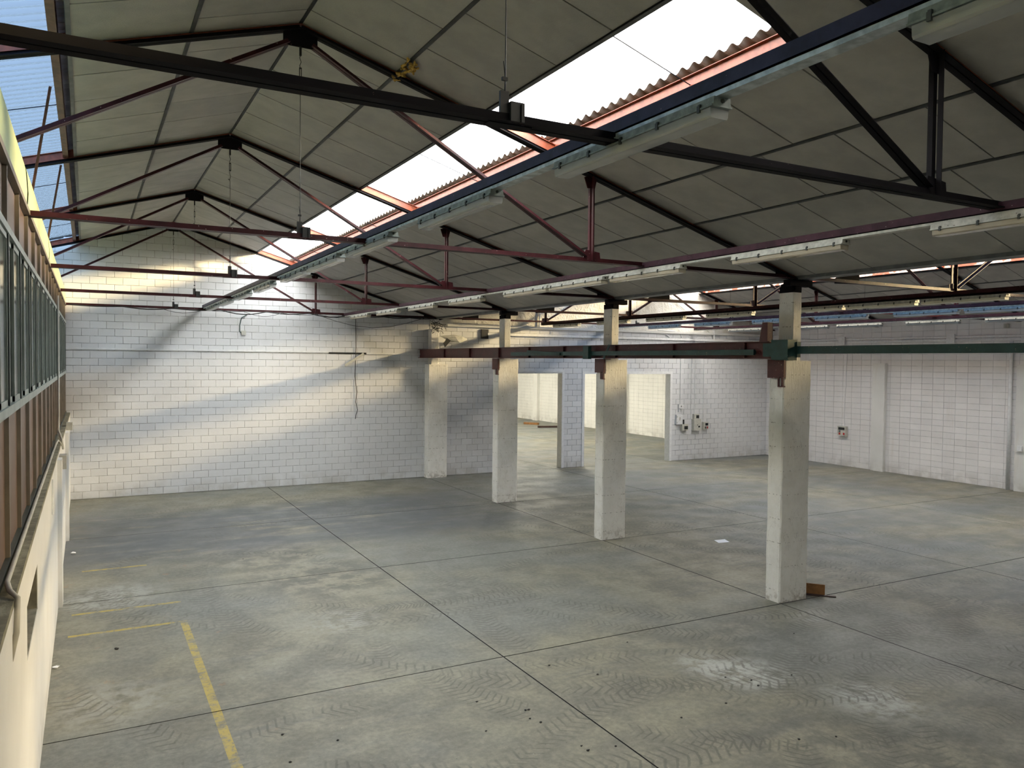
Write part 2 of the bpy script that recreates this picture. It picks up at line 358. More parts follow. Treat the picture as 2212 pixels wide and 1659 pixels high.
# ------------------------------------------------------------------ floor: subbase with sawn slabs
fl = MB().box(-6, 26.2, -4, 50, -.2, -.012).obj('floor', M['groove'], kind='structure')
xs = [-6, -.6, 4.73, 9.74, 14.72, 19.75, 26.2]; ys = [-4, -.95, 4.0, 8.94, 13.88, 18.80, 24.0, 29, 34, 39, 44, 50]
for i in range(len(xs) - 1):
    for j in range(len(ys) - 1):
        g = .008 + random.uniform(0, .003)
        x0, x1, y0, y1 = xs[i] + g, xs[i+1] - g, ys[j] + g, ys[j+1] - g
        o = MB().box(x0, x1, y0, y1, -.011, random.uniform(0, .0008)).obj('floor_slab', M['floor'], fl)
        o.data.materials.append(M['groove'])
        for p in o.data.polygons:
            if p.normal.z < .5: p.material_index = 1

# ------------------------------------------------------------------ block walls
def block_mesh(w_, h_, mat, cache={}):
    key = (round(w_, 2), round(h_, 2), mat.name)
    if key not in cache:
        a, b, e, d = w_ / 2, h_ / 2, .005, .012
        m = MB(); m.add([(-a,0,-b),(a,0,-b),(a,0,b),(-a,0,b),(-a,-d+e,-b),(a,-d+e,-b),(a,-d+e,b),(-a,-d+e,b),(-a+e,-d,-b+e),(a-e,-d,-b+e),(a-e,-d,b-e),(-a+e,-d,b-e)],
                    [(0,1,5,4),(1,2,6,5),(2,3,7,6),(3,0,4,7),(4,5,9,8),(5,6,10,9),(6,7,11,10),(7,4,8,11),(8,9,10,11)])
        cache[key] = m.mesh('block', mat)
    return cache[key]
def block_wall(root, org, ang, u0, u1, z0, ztop, bw=.40, bh=.20, bond=True, holes=(), mat=None, joint=.0075, start=0., limit=298):
    """blocks on the plane through org whose local x runs at angle ang; faces point to local -y"""
    mat = mat or M['block']; R = Matrix.Translation(org) @ Matrix.Rotation(ang, 4, 'Z'); items = []
    nr = int(math.ceil((max(ztop(u0 + (u1-u0) * k / 20) for k in range(21)) - z0) / bh))
    for r in range(nr):
        zb = z0 + r * bh; off = (bw / 2 if bond and r % 2 else 0) + start; k = int((u0 - off) // bw) - 1
        while True:
            a = off + k * bw; b = a + bw; k += 1
            if a >= u1: break
            a, b = max(a, u0), min(b, u1)
            if b - a < .06: continue
            segs = [(a, b)]
            for (ha, hb, hz0, hz1) in holes:
                if zb + bh * .5 > hz0 and zb + bh * .5 < hz1:
                    ns = []
                    for (p, q) in segs:
                        if q <= ha or p >= hb: ns.append((p, q))
                        else:
                            if ha - p > .05: ns.append((p, ha))
                            if q - hb > .05: ns.append((hb, q))
                    segs = ns
            for (p, q) in segs:
                if zb < min(ztop(p), ztop(q)): items.append((p, q, zb))
    def world(p, q, zb): return R @ Vector(((p+q)/2, 0, zb + bh/2))
    def key(it):
        wp = world(*it); d = wp - CAMP; dc = d.dot(fw)
        if dc < .5: return 1e9
        px, py = d.dot(r2) / dc * F_PX, d.dot(u2) / dc * F_PX
        return dc + (0 if abs(px) < 1130 and abs(py) < 850 else 1e4)
    items.sort(key=key)
    for p, q, zb in items[:limit]:
        me = block_mesh(q - p - joint, bh - joint, mat)
        o = bpy.data.objects.new('block', me); COL.objects.link(o); o.parent = root
        o.matrix_local = R @ Matrix.Translation(((p+q)/2, random.uniform(-.0025, .0015), zb + bh/2)) @ Matrix.Rotation(random.uniform(-.006, .006), 4, 'X') @ Matrix.Rotation(random.uniform(-.003, .003), 4, 'Z')
    rest = MB()
    for p, q, zb in items[limit:]:
        me = block_mesh(q - p - joint, bh - joint, mat)
        X = R @ Matrix.Translation(((p+q)/2, random.uniform(-.0025, .0015), zb + bh/2)) @ Matrix.Rotation(random.uniform(-.006, .006), 4, 'X')
        rest.add([X @ v.co for v in me.vertices], [tuple(pp.vertices) for pp in me.polygons])
    if rest.f: rest.obj('block_courses', mat, root, kind='stuff')

D1 = (12.65, 15.03, 0, 3.46); D2 = (15.98, 19.98, 0, 3.40)
# back wall, left nave
def poly_wall(m, pts, y0, y1):
    n = len(pts); m.add([(x, y0, z) for x, z in pts] + [(x, y1, z) for x, z in pts],
        [tuple(range(n))[::-1], tuple(range(n, 2*n))] + [(i, (i+1) % n, n+(i+1) % n, n+i) for i in range(n)])
wb = MB(); poly_wall(wb, [(-5.95, -.1), (9.9, -.1), (9.9, roofz(9.9)+UP), (X1, ZR+UP), (-5.95, roofz(-5.95)+UP)], YB, YB+.25)
wb = wb.obj('wall_back', M['mortar'], kind='structure')
block_wall(wb, (0, YB, 0), 0, -.9, 9.9, 0, lambda u: roofz(u) + .05, start=-.13)
# back wall, right nave: lower blocks with two doorways, plastered gable above
wb2 = MB()
for (a, b, c, d) in ((9.9, D1[0], -.1, 4.95), (D1[1], D2[0], -.1, 4.95), (D2[1], XW+.3, -.1, 4.95), (D1[0], D1[1], D1[3], 4.95), (D2[0], D2[1], D2[3], 4.95)):
    wb2.box(a, b, YB, YB+.25, c, d)
wb2 = wb2.obj('wall_back', M['mortar'], kind='structure')
block_wall(wb2, (0, YB, 0), 0, 9.9, XW, 0, lambda u: 4.85, holes=((D1[0]-.03, D1[1]+.03, -1, D1[3]), (D2[0]-.03, D2[1]+.03, -1, D2[3])), start=.07)
gp = MB(); poly_wall(gp, [(9.9, 4.95), (XW+.3, 4.95), (XW+.3, roofz(XW+.3)+UP), (X2, roofz(X2)+UP), (XV, roofz(XV)+UP), (9.9, roofz(9.9)+UP)], YB-.03, YB+.25)
gp.obj('plaster_gable', M['spray'], wb2)
MB().box(10.5, XW, YB-.10, YB-.03, 4.96, 5.04).obj('plaster_ledge', M['plaster'], wb2)
# door linings
def lining(name, D, lab):
    t = MB()
    t.box(D[0]-.09, D[0]+.012, YB-.03, YB+.27, 0, D[3]+.09); t.box(D[1]-.012, D[1]+.09, YB-.03, YB+.27, 0, D[3]+.09)
    t.box(D[0]+.012, D[1]-.012, YB-.03, YB+.27, D[3]-.012, D[3]+.09)
    return t.obj(name, M['white'], kind='structure', label=lab)
lining('door_1', D1, 'narrow white-lined doorway left of the block pier')
lining('door_2', D2, 'wide white-lined doorway right of the block pier')
# right wall (stack bond)
wr = MB().box(XW, XW+.25, -4, YB, -.1, roofz(XW)+UP).obj('wall_right', M['mortar'], kind='structure')
block_wall(wr, (XW, 0, 0), -PI/2, -YB, -8.0, 0, lambda u: roofz(XW)+.05, bw=.40, bond=False, joint=.0055, start=.1, mat=M['block_lit'])
# hall beyond the doorways
wf = MB().box(25.75, 26.0, YB+.25, 50, -.1, 6.3).obj('wall_far_right', M['mortar'], kind='structure')
block_wall(wf, (25.75, 0, 0), -PI/2, -50, -YB-.25, 0, lambda u: 4.4, bw=.40, bond=False, joint=.0055, mat=M['block_warm'])
for yy in (29.0, 34.5, 44.0):
    MB().box(25.55, 25.75, yy, yy+.55, 0, 4.4).obj('pilaster', M['block_warm'], wf)
MB().box(-6, 26, 50, 50.2, -.1, 6.3).obj('wall_far_end', M['block_warm'], kind='structure')
MB().box(9.4, 9.6, YB+.25, 50, -.1, 6.3).obj('wall_far_left', M['block_warm'], kind='structure')
fr = MB()
for (a, b) in ((9.4, 17.5), (20.5, 26.0)): fr.box(a, b, YB+.25, 50, 6.1, 6.3)
for (a, b) in ((YB+.25, 27), (48, 50)): fr.box(17.5, 20.5, a, b, 6.1, 6.3)
fr.obj('ceiling_far', M['panel'], kind='structure')
portal(19, 37.5, 6.35, 3, 21, 0); daylight(19, 37.5, 6.40, 2.9, 20, 0, 1500, (1.0, .94, .80))
portal_sheet = MB().box(17.5, 20.5, 27, 48, 6.18, 6.19).obj('window_far', M['skyclear'], kind='structure')
# outer shell that closes the hall behind and beside the camera
MB().box(-6.1, -5.9, -4, 50.2, -.1, 5.6).obj('wall_outer_left', M['plaster'], kind='structure')
wfr = MB(); poly_wall(wfr, [(-5.95, -.1), (XW+.3, -.1), (XW+.3, roofz(XW+.3)+UP), (X2, roofz(X2)+UP), (XV, roofz(XV)+UP), (X1, ZR+UP), (-5.95, roofz(-5.95)+UP)], -4.2, -4.0)
wfr.obj('wall_front', M['plaster'], kind='structure')

# ------------------------------------------------------------------ roofs
def wave(x0, x1, xr, y0, y1, lift, step=.177 / 8):
    """corrugated sheet whose waves run down the slope"""
    m = MB(); n = max(2, int(round((y1 - y0) / step))); vs = []
    for i in range(n + 1):
        y = y0 + (y1 - y0) * i / n; d = .024 * math.cos(2 * PI * y / .177)
        for x in (x0, x1): vs.append((x, y, roofz(min(max(x, -9), 30)) + lift + d))
    return m.add(vs, [(2*i, 2*i+1, 2*i+3, 2*i+2) for i in range(n)])
Y0R, Y1R = -4.1, YB + .2
STRIPS = {}
def ceiling(name, xr, strips, phases, lab):
    """strips: list of (xa, xb); panels 1.0 m long stand in each, between dark joint profiles"""
    prof = MB()
    for (a, b) in strips:
        for x in (a, b):
            s = 1 if x > xr else -1
            prof.bar((x, Y0R, roofz(x) - .002), (x, YB, roofz(x) - .002), .042, .016, up=(SL * s, 0, 1))
    root = prof.obj(name, M['profile'], kind='structure', label=lab)
    cnt = 0
    for si, (a, b) in enumerate(strips):
        sg = 1 if (a + b) / 2 > xr else -1; L_ = (b - a) / math.cos(math.atan(SL))
        base = MB().box(-L_/2 + .012, L_/2 - .012, -.4915, .4915, 0, .03)
        me = base.mesh('ceiling_panel', M['panel']); k = 0
        ph = phases[si]; yy = ph - 9.0
        while yy < YB:
            y0_, y1_ = max(yy, Y0R), min(yy + 1.0, YB)
            if y1_ - y0_ > .1:
                o = bpy.data.objects.new('ceiling_panel', me); COL.objects.link(o); o.parent = root
                o.location = ((a+b)/2, (y0_+y1_)/2, roofz((a+b)/2) + random.uniform(0, .003)); o.rotation_euler = (random.uniform(-.002, .002), sg * math.atan(SL), 0)
                o.scale = (1, (y1_ - y0_), 1); cnt += 1
            yy += 1.0
        # thin dark seams between the panels, seen from below
        sm = MB(); sm.box(a, b, Y0R, YB, 0, 0) if False else None
        backing = MB().add([(a, Y0R, roofz(a)+.035), (b, Y0R, roofz(b)+.035), (b, YB, roofz(b)+.035), (a, YB, roofz(a)+.035)], [(0,1,2,3)])
        backing.obj('panel_backing', M['profile'], root)
    return root
s1 = [(-.14, .98), (.98, 2.12), (2.12, 3.26), (3.26, 4.36), (5.53, 6.73), (6.73, 7.85), (7.85, 8.97), (8.97, 10.08)]
ph1 = [4.0, 4.6, 3.6, 4.13, 4.13, 4.63, 4.10, 4.6]
c1 = ceiling('ceiling', X1, s1, ph1, None)
s2 = [(XV + .03, 11.23), (11.23, 12.35), (12.35, 13.47), (13.47, X2-SKY2), (X2-SKY1, X2-1.12), (X2-1.12, X2), (X2, X2+1.12), (X2+1.12, X2+SKY1), (X2+SKY2, 22.6), (22.6, 23.72), (23.72, 24.45), (24.45, XW)]
ph2 = [4.1, 4.6, 4.1, 4.6, 4.1, 4.6, 4.4, 4.9, 4.4, 4.9, 4.4, 4.9]
c2 = ceiling('ceiling', X2, s2, ph2, None)
# closed front bay in place of the skylight
for root, xr in ((c1, X1), (c2, X2)):
    for s in (-1, 1):
        xa, xb = sorted((xr + s * (SKY1 if root is c2 or s > 0 else SKY1), xr + s * SKY2))
        MB().add([(xa, 4.0, roofz(xa)+.01), (xb, 4.0, roofz(xb)+.01), (xb, 4.93, roofz(xb)+.01), (xa, 4.93, roofz(xa)+.01),
                  (xa, 4.0, roofz(xa)+.05), (xb, 4.0, roofz(xb)+.05), (xb, 4.93, roofz(xb)+.05), (xa, 4.93, roofz(xa)+.05)],
                 [(0,1,2,3), (4,5,6,7), (0,1,5,4), (1,2,6,5), (2,3,7,6), (3,0,4,7)]).obj('ceiling_panel', M['panel'], root)
# outer corrugated fibre-cement sheets
def outer(root, xa, xb, xr, y0=Y0R, y1=Y1R): wave(xa, xb, xr, y0, y1, UP + .03).obj('corrugated_sheet', M['sheet'], root)
outer(c1, -6.1, X1 - SKY2 + .02, X1); outer(c1, X1 - SKY1 - .12, X1, X1); outer(c1, X1, X1 + SKY1 + .02, X1)
outer(c1, X1 + SKY2 - .21, XV, X1)
outer(c2, XV, X2 - SKY2 + .10, X2); outer(c2, X2 - SKY1, X2, X2); outer(c2, X2, X2 + SKY1, X2); outer(c2, X2 + SKY2 - .21, XW + .3, X2)
for root, xr in ((c1, X1), (c2, X2)):
    for s in (-1, 1):
        xa, xb = sorted((xr + s * SKY1, xr + s * SKY2)); outer(root, xa, xb, xr, 3.95, 4.97)
# left of the office the ceiling carries on
MB().add([(-6, Y0R, roofz(-6)), (X1-SKY2, Y0R, roofz(X1-SKY2)), (X1-SKY2, YB, roofz(X1-SKY2)), (-6, YB, roofz(-6))], [(0,1,2,3)]).obj('ceiling_panel', M['panel'], c1)
# skylights
def skylight(name, xr, s, mat):
    xa, xb = sorted((xr + s * (SKY1 + (.09 if xr == X1 and s < 0 else -.06)), xr + s * (SKY2 + .10)))
    xa, xb = (xa, xb)
    root = None; me = wave(xa, xb, xr, 0, 6 * .177, UP + .055).mesh('translucent_sheet', mat)
    root = MB().bar((xr + s*(SKY1-.05), 4.97, roofz(xr + s*(SKY1-.05)) + UP + .02), (xr + s*(SKY1-.05), YB, roofz(xr + s*(SKY1-.05)) + UP + .02), .05, .03).obj(name, M['profile'], kind='structure')
    y = 4.956
    while y < YB:
        link('translucent_sheet', me, root, (0, y, random.uniform(0, .008))); y += 6 * .177
    y = -3.717
    while y < 3.6:
        link('translucent_sheet', me, root, (0, y, random.uniform(0, .008))); y += 6 * .177
    return root
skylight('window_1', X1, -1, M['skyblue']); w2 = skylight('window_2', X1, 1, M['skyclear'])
rr = random.Random(21)
for (xa, ya, ln) in ((4.50, 5.78, .42), (5.02, 5.72, .10), (4.62, 7.03, .16), (4.85, 6.78, .26), (5.18, 6.72, .10), (4.46, 7.85, .62)):
    lf = MB()
    for k in range(int(ln * 90)):
        a = xa + rr.random() * ln; b_ = ya + rr.uniform(-.022, .022) * (1 if ln > .2 else .6); z = roofz(a) + UP + .028 + rr.uniform(0, .004); q = rr.uniform(.004, .012)
        lf.add([(a-q, b_-q*.5, z), (a+q, b_-q*.4, z-.003), (a+q*.3, b_+q, z+.002)], [(0, 1, 2)])
    lf.obj('leaf_litter', M['wool'], w2, kind='stuff')
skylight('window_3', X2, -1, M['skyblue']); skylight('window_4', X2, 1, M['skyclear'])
# valley gutter
MB().box(XV-.14, XV+.14, Y0R, YB, roofz(XV)-.01, roofz(XV)+.05).obj('trim_1', M['profile'], kind='structure')

# purlins beside the skylights
def purlin(x, mat, lab, grp, sag=None, y0=4.05):
    z = roofz(x) + UP / 2 - .005
    o = MB().ibeam((x, y0, z), (x, YB, z), UP - .01, .075).obj('roof_purlin', mat, label=lab, category='purlin', group=grp)
    if sag is not None:
        for k in range(4):
            ym = (TY[k] + TY[k+1]) / 2 - .12 if k else 6.33
            MB().tube([(x, ym, z), (sag, ym, roofz(sag) + .10)], .006, 5).obj('sag_rod', M['blacksteel'], o)
    for k in range(1, 4):
        MB().box(x - .04, x - .03, TY[k] + .04, TY[k] + .11, z - .04, z + .04).obj('cleat', mat, o)
    return o
G = 'steel purlins along the skylights'
purlin(X1-SKY1-.15, M['brownprimer'], 'brown roof purlin along the right edge of the skylight above the office', G, X1-SKY2)
purlin(X1-SKY2, M['brownprimer'], 'brown roof purlin on the far side of the office skylight', G)
purlin(X1+SKY1, M['blacksteel'], 'dark roof purlin along the upper edge of the big skylight', G)
purlin(X1+SKY2-.13, M['orange'], 'long orange roof purlin under the wavy lower edge of the big skylight', G, X1+SKY1)
purlin(X2-SKY1, M['brownprimer'], 'roof purlin at upper left edge of right nave skylights', G)
purlin(X2-SKY2, M['brownprimer'], 'roof purlin at lower left edge of right nave skylights', G)
purlin(X2+SKY1, M['brownprimer'], 'roof purlin at upper edge of right nave far skylight', G)
purlin(X2+SKY2-.13, M['peel'], 'roof purlin with peeling pale paint under the right nave skylight', G, X2+SKY1)

# ------------------------------------------------------------------ roof trusses
ZC = 5.185
def truss(xr, y, xl, xe, near, first, lab, grp):
    root = empty('roof_truss', (xr, y, ZC)); setp(root, label=lab, category='roof truss', group=grp)
    st = M['blacksteel'] if near else M['redsteel']
    def part(name, mb, mat=st): return mb.obj(name, mat, root)
    X = lambda x: x - xr; ZZ = lambda z: z - ZC
    part('bottom_chord', MB().double_angle((X(xl), 0, 0), (X(xe), 0, 0), .06 if not near else .065, .007, .014))
    for s in (-1, 1):
        xend = X(xe) if s > 0 else X(xl); zend = ZZ(roofz(xe if s > 0 else xl)) - .06
        part('top_chord', MB().double_angle((0, 0, ZZ(ZR) - .07), (xend, 0, zend), .056, .006, .012, up=(0, 0, 1)), M['blacksteel'])
        part('rafter', MB().ibeam((0, 0, ZZ(ZR) + .045), (xend, 0, zend + .105), .12, .06), M['orange'])
        xp = s * 3.92
        if abs(xp) < abs(xend) - .5:
            part('post', MB().double_angle((xp, 0, .02), (xp, 0, ZZ(roofz(xr + xp)) - .05), .045, .006, .04, up=(s, 0, 0)))
            part('diagonal_strut', MB().double_angle((s * .12, 0, ZZ(ZR) - .24), (xp - s * .08, 0, .07), .05, .006, .012, up=(0, 0, 1)))
            g = MB(); g.prism((xp, -.006, 0), (xp, .006, 0), [(-.17, .0), (.13, .0), (.08, .17), (-.15, .14)] if s > 0 else [(-.13, .0), (.17, .0), (.15, .14), (-.08, .17)])
            part('gusset_plate', g)
            zt = ZZ(roofz(xr + xp)) - .05
            g = MB(); g.prism((xp, -.006, zt), (xp, .006, zt), [(-.11, .03), (.11, -.03), (.06, -.17), (-.06, -.17)] if s > 0 else [(-.11, -.03), (.11, .03), (.06, -.17), (-.06, -.17)])
            part('gusset_plate', g)
    zt = ZZ(ZR) - .04
    g = MB(); g.prism((0, -.007, zt), (0, .007, zt), [(-.19, -.06), (-.19, -.20), (-.12, -.225), (.12, -.225), (.19, -.20), (.19, -.06), (0, 0)][::-1])
    part('apex_plate', g, M['blacksteel'])
    # hanger: chain, turnbuckle, rod and clamp on the chord
    zb = zt - .22
    ch = MB().box(-.012, .012, -.01, .01, zb - .10, zb)
    zz = zb - .10
    for k in range(3):
        ch.tube([(0, 0, zz), (.008 if k % 2 else -.008, 0, zz - .02), (0, 0, zz - .045)], .004, 5); zz -= .045
    part('chain', ch, M['black'])
    part('turnbuckle', MB().box(-.014, -.006, -.006, .006, zz - .12, zz).box(.006, .014, -.006, .006, zz - .12, zz).box(-.014, .014, -.008, .008, zz - .128, zz - .115).box(-.014, .014, -.008, .008, zz - .01, zz + .004), M['black'])
    zz -= .128
    ch = MB()
    for k in range(3): ch.tube([(0, 0, zz), (.008 if k % 2 else -.008, 0, zz - .03), (0, 0, zz - .06)], .004, 5); zz -= .06
    ch.tube([(-.03, 0, zz + .04), (0, 0, zz + .03)], .006, 5)
    part('chain', ch, M['black'])
    part('hanger_wire', MB().tube([(0, 0, zz), (0, 0, .17)], .0035, 5).tube([(-.012, 0, .36), (0, 0, .26), (-.006, 0, .17)], .0035, 5).box(-.022, .012, -.008, .008, .25, .27), M['black'])
    part('hanger_bracket', MB().box(-.035, .02, -.01, .01, .0, .19), M['black'])
    part('splice_block', MB().box(.02, .11, -.035, .035, .0, .13).box(.085, .105, -.045, .045, .0, .12), M['black'])
    part('splice_plate', MB().box(-.12, .16, -.035, .035, -.006, .0))
    for s in (-1, 1):
        xe_ = (xe if s > 0 else xl)
        if abs(xe_ - XV) < .5 or abs(xe_ - XW) < .5 or True:
            x0 = X(xe_); g = MB(); a = sorted((x0 - s * .62, x0)); zr_ = ZZ(roofz(xe_ - s * .6)) - .05
            g.prism((0, -.006, 0), (0, .006, 0), [(x0 - s*.60, .0), (x0, -.02), (x0, .06), (x0 - s*.60, zr_)][::(-1 if s > 0 else 1)])
            part('end_plate', g, M['blacksteel'])
    return root
adj = ['nearest to the camera', 'second nearest to the camera', 'middle one of five', 'second from the back wall', 'right against the back wall']
for k, y in enumerate(TY):
    truss(X1, y, -5.9, 9.98, k == 0, k == 0, 'dark red steel truss in the left nave, %s' % adj[k], 'roof trusses of the left nave')
for k, y in enumerate(TY):
    truss(X2, y, 10.08, XW, False, False, 'dark steel truss in the right nave, %s' % adj[k], 'roof trusses of the right nave')

# ------------------------------------------------------------------ concrete pillars
def rough_col(m, x0, x1, y0, y1, z0, z1, ch=.02, seg=14, amp=.005):
    """chamfered column with slightly chipped edges"""
    ring = [(x0+ch,y0),(x1-ch,y0),(x1,y0+ch),(x1,y1-ch),(x1-ch,y1),(x0+ch,y1),(x0,y1-ch),(x0,y0+ch)]
    vs = []
    for k in range(seg + 1):
        z = z0 + (z1 - z0) * k / seg
        for (x, y) in ring: vs.append((x + random.uniform(-amp, amp), y + random.uniform(-amp, amp), z))
    fs = [(k*8+i, k*8+(i+1) % 8, (k+1)*8+(i+1) % 8, (k+1)*8+i) for k in range(seg) for i in range(8)]
    fs += [tuple(range(8))[::-1], tuple(range(seg*8, seg*8+8))]
    return m.add(vs, fs)
PY = [8.96, 13.90, 18.83, 4.02]
plab = ['nearest free-standing white concrete pillar, with a brown board behind its foot', 'second free-standing white concrete pillar, in the middle', 'third free-standing white concrete pillar, in front of the doorways', 'white concrete pillar that carries the camera-side end of the green rail']
for k, y in enumerate(PY):
    r = empty('concrete_pillar', (10.0, y + .16, 0)); setp(r, label=plab[k], category='pillar', group='concrete pillars between the naves')
    L = lambda m: [setattr(m, 'v', [(a - 10.0, b - y - .16, c) for a, b, c in m.v]), m][1]
    L(rough_col(MB(), 9.72, 10.34, y, y + .31, 0, 3.58)).obj('lower_shaft', M['pillar'], r)
    L(rough_col(MB(), 9.745, 10.34, y, y + .31, 3.58, 3.88, seg=2)).obj('crane_seat', M['pillar'], r)
    L(rough_col(MB(), 9.90, 10.09, y, y + .30, 3.88, 4.97, .012, 8, .003)).obj('upper_shaft', M['pillar'], r)
    L(MB().box(9.89, 10.10, y + .02, y + .28, 4.97, 5.07)).obj('cap_plate', M['blacksteel'], r)
    L(MB().box(9.80, 10.30, y - .02, y + .12, 5.07, 5.17).box(9.94, 10.08, y + .0, y + .3, 5.0, 5.12)).obj('cap_bracket', M['blacksteel'], r)
    L(MB().box(9.704, 9.716, y - .006, y + .33, 3.60, 3.90).box(9.704, 9.745, y - .012, y - .002, 3.60, 3.90)).obj('side_plate', M['cranered'], r, label='oxide red steel plate')
    L(MB().box(9.69, 9.704, y - .01, y + .03, 3.47, 3.62).box(9.69, 9.704, y + .07, y + .10, 3.47, 3.62).box(9.69, 9.745, y - .01, y + .10, 3.46, 3.475)).obj('stirrup', M['cranered'], r, label='oxide red U-shaped stirrup')
# pilaster on the back wall
r = empty('wall_pilaster', (10.1, 23.9, 0)); setp(r, label='grimy white concrete pilaster against the back wall between the naves', category='pilaster')
rough_col(MB(), -.37, .30, -.15, .19, 0, 3.70).obj('lower_shaft', M['pillar'], r)
rough_col(MB(), -.26, -.0, -.10, .19, 3.70, 4.85, .012, 6).obj('upper_shaft', M['pillar'], r)
# pilasters on the right wall
for i, (a, b) in enumerate(((18.43, 18.95), (13.42, 13.92))):
    rough_col(MB(), XW - .14, XW - .001, a, b, 0, 3.88, .015).obj('wall_pilaster', M['plaster'], label=['short white pilaster on the right wall nearer the corner', 'white pilaster on the right wall at the right edge of the picture'][i], category='pilaster', group='pilasters on the right wall')
    
# ------------------------------------------------------------------ crane runway
cr = MB().ibeam((9.56, 9.06, 4.045), (9.56, YB - .02, 4.045), .28, .13, .014)
cr = cr.obj('crane_beam', M['cranered'], label='long oxide red crane runway beam fixed along the pillars', category='beam')
for yy in (9.6, 11.4, 13.2, 15.2, 16.8, 18.4, 20.2, 22.0): MB().box(9.50, 9.553, yy, yy + .012, 3.92, 4.17).obj('stiffener', M['cranered'], cr)
MB().prism((9.50, 9.22, 4.185), (9.62, 9.22, 4.185), [(-.11, 0), (.06, 0), (.0, .30), (-.11, .30)], up=(0, 0, 1)).obj('end_stop', M['cranered'], cr, label='tapered upright end stop')
gb = MB().box(9.44, 9.48, 9.34, 17.6, 3.965, 4.055).box(9.47, 9.50, 9.34, 17.6, 3.985, 4.035).obj('conductor_rail', M['green'], label='bottle green rail fixed to the side of the red crane beam', category='rail')
MB().box(9.36, 9.44, 13.98, 14.18, 3.89, 4.17).obj('rail_bracket', M['green'], gb)
MB().bar((9.46, 13.55, 3.90), (9.46, 13.35, 4.18), .05, .012, up=(1, 0, 0)).obj('rail_bracket', M['green'], gb)
MB().bar((9.42, 15.2, 4.0), (9.30, 16.5, 4.07), .03, .05).obj('loose_arm', M['green'], gb)
g2 = MB().box(9.58, 9.68, 4.1, 8.85, 3.985, 4.00).box(9.58, 9.68, 4.1, 8.85, 4.085, 4.10).box(9.59, 9.61, 4.1, 8.85, 4.00, 4.085).obj('runway_extension', M['green'], label='green steel rail running right from the nearest pillar to the picture edge', category='rail')
bx = MB().box(9.42, 9.44, 8.62, 8.95, 3.90, 4.20).box(9.44, 9.62, 8.62, 8.64, 3.90, 4.20).box(9.44, 9.62, 8.62, 8.95, 3.885, 3.90).box(9.60, 9.68, 8.60, 8.62, 3.93, 4.17).box(9.44, 9.66, 8.90, 8.95, 3.9, 4.2)
bx.obj('joint_housing', M['green'], g2)
MB().box(9.46, 9.475, 8.95, 9.16, 3.94, 4.15).obj('fish_plate', M['green'], g2)

# ------------------------------------------------------------------ fluorescent lamps and their beams
def lamp_beam(x, y0, z, mat, tray, lab):
    b = MB(); b.box(x-.05, x+.05, y0, 23.9, z+.027, z+.035).box(x-.05, x-.043, y0, 23.9, z+.027, z+.108).box(x+.043, x+.05, y0, 23.9, z+.027, z+.108)
    b = b.obj('lighting_beam', mat, label=lab, category='beam', group='steel beams that carry the lamp rows')
    MB().box(x-.044, x+.044, y0, 23.9, z+.0, z+.026).obj('cable_tray', tray, b)
    return b
L_LAMP = 1.60
def lamp_proto(body, cover):
    t = empty('fluorescent_lamp', (0, 0, 0)); h = L_LAMP / 2
    hb = MB(); hb.prism((0, -h, 0), (0, h, 0), [(-.056, 0), (.056, 0), (.060, -.040), (.071, -.042), (.071, -.051), (-.071, -.051), (-.071, -.042), (-.060, -.040)][::-1]); hb.obj('housing', body, t)
    c = MB(); c.prism((0, -h + .02, -.05), (0, h - .02, -.05), [(-.063, -.004), (.063, -.004), (.060, -.045), (.052, -.056), (-.052, -.056), (-.060, -.045)][::-1]); c.obj('cover', cover, t)
    for k in range(5):
        yy = -h + .10 + (2 * h - .2) * k / 4
        for s in (-1, 1): MB().box(s*.072-.005, s*.072+.006, yy-.010, yy+.010, -.066, -.030).box(s*.066-.006, s*.066+.006, yy-.008, yy+.008, -.036, -.022).obj('clip', M['clip'], t)
    MB().tube([(-.03, -h + .06, -.075), (-.03, h - .06, -.075)], .013, 8).obj('tube', M['tube'], t)
    MB().tube([(.03, -h + .06, -.075), (.03, h - .06, -.075)], .013, 8).obj('tube', M['tube'], t)
    MB().tube([(0, -h - .006, -.02), (0, -h + .01, -.02)], .012, 8).obj('cable_gland', M['clip'], t)
    return t
def copy_tree(o, name=None):
    c = o.copy(); COL.objects.link(c)
    for ch in list(o.children):
        d = ch.copy(); COL.objects.link(d); d.parent = c
    return c
def lamp_row(x, z, cs, body, cover, where, grp):
    p = lamp_proto(body, cover)
    for i, c in enumerate(cs):
        o = p if i == 0 else copy_tree(p)
        o.location = (x, c, z); o.rotation_euler = (0, 0, random.uniform(-.004, .004))
        o['label'] = '%s lamp, %s from the camera, %s' % ({'lamp_housing': 'grey housed fluorescent', 'lamp_housing_pale': 'pale fluorescent', 'lamp_housing_blue': 'bluish fluorescent'}[body.name], ORD[i], where)
        o['category'] = 'ceiling lamp'; o['group'] = grp
R1X, R1Z = 2.93, 5.218
lamp_beam(R1X, 1.0, R1Z, M['purple'], M['galv'], 'long purple steel beam under the big skylight carrying the nearest lamp row')
lamp_row(R1X, R1Z, [1.25, 3.95, 6.52, 8.98, 11.0, 12.80, 15.25, 17.6, 19.9, 22.2], M['lampgrey'], M['lens'], 'on the beam under the big skylight', 'lamps on the beam under the big skylight')
R2X, R2Z = 6.96, 5.13
lamp_beam(R2X, 3.3, R2Z, M['plum'], M['lampwhite'], 'plum coloured steel beam carrying the lamp row between skylight and pillars')
lamp_row(R2X, R2Z, [3.85, 6.42, 8.97, 10.75, 12.40, 14.95, 17.40, 19.8, 22.2], M['lampwhite'], M['lens_yellow'], 'on the beam between big skylight and pillars', 'lamps on the beam left of the pillars')
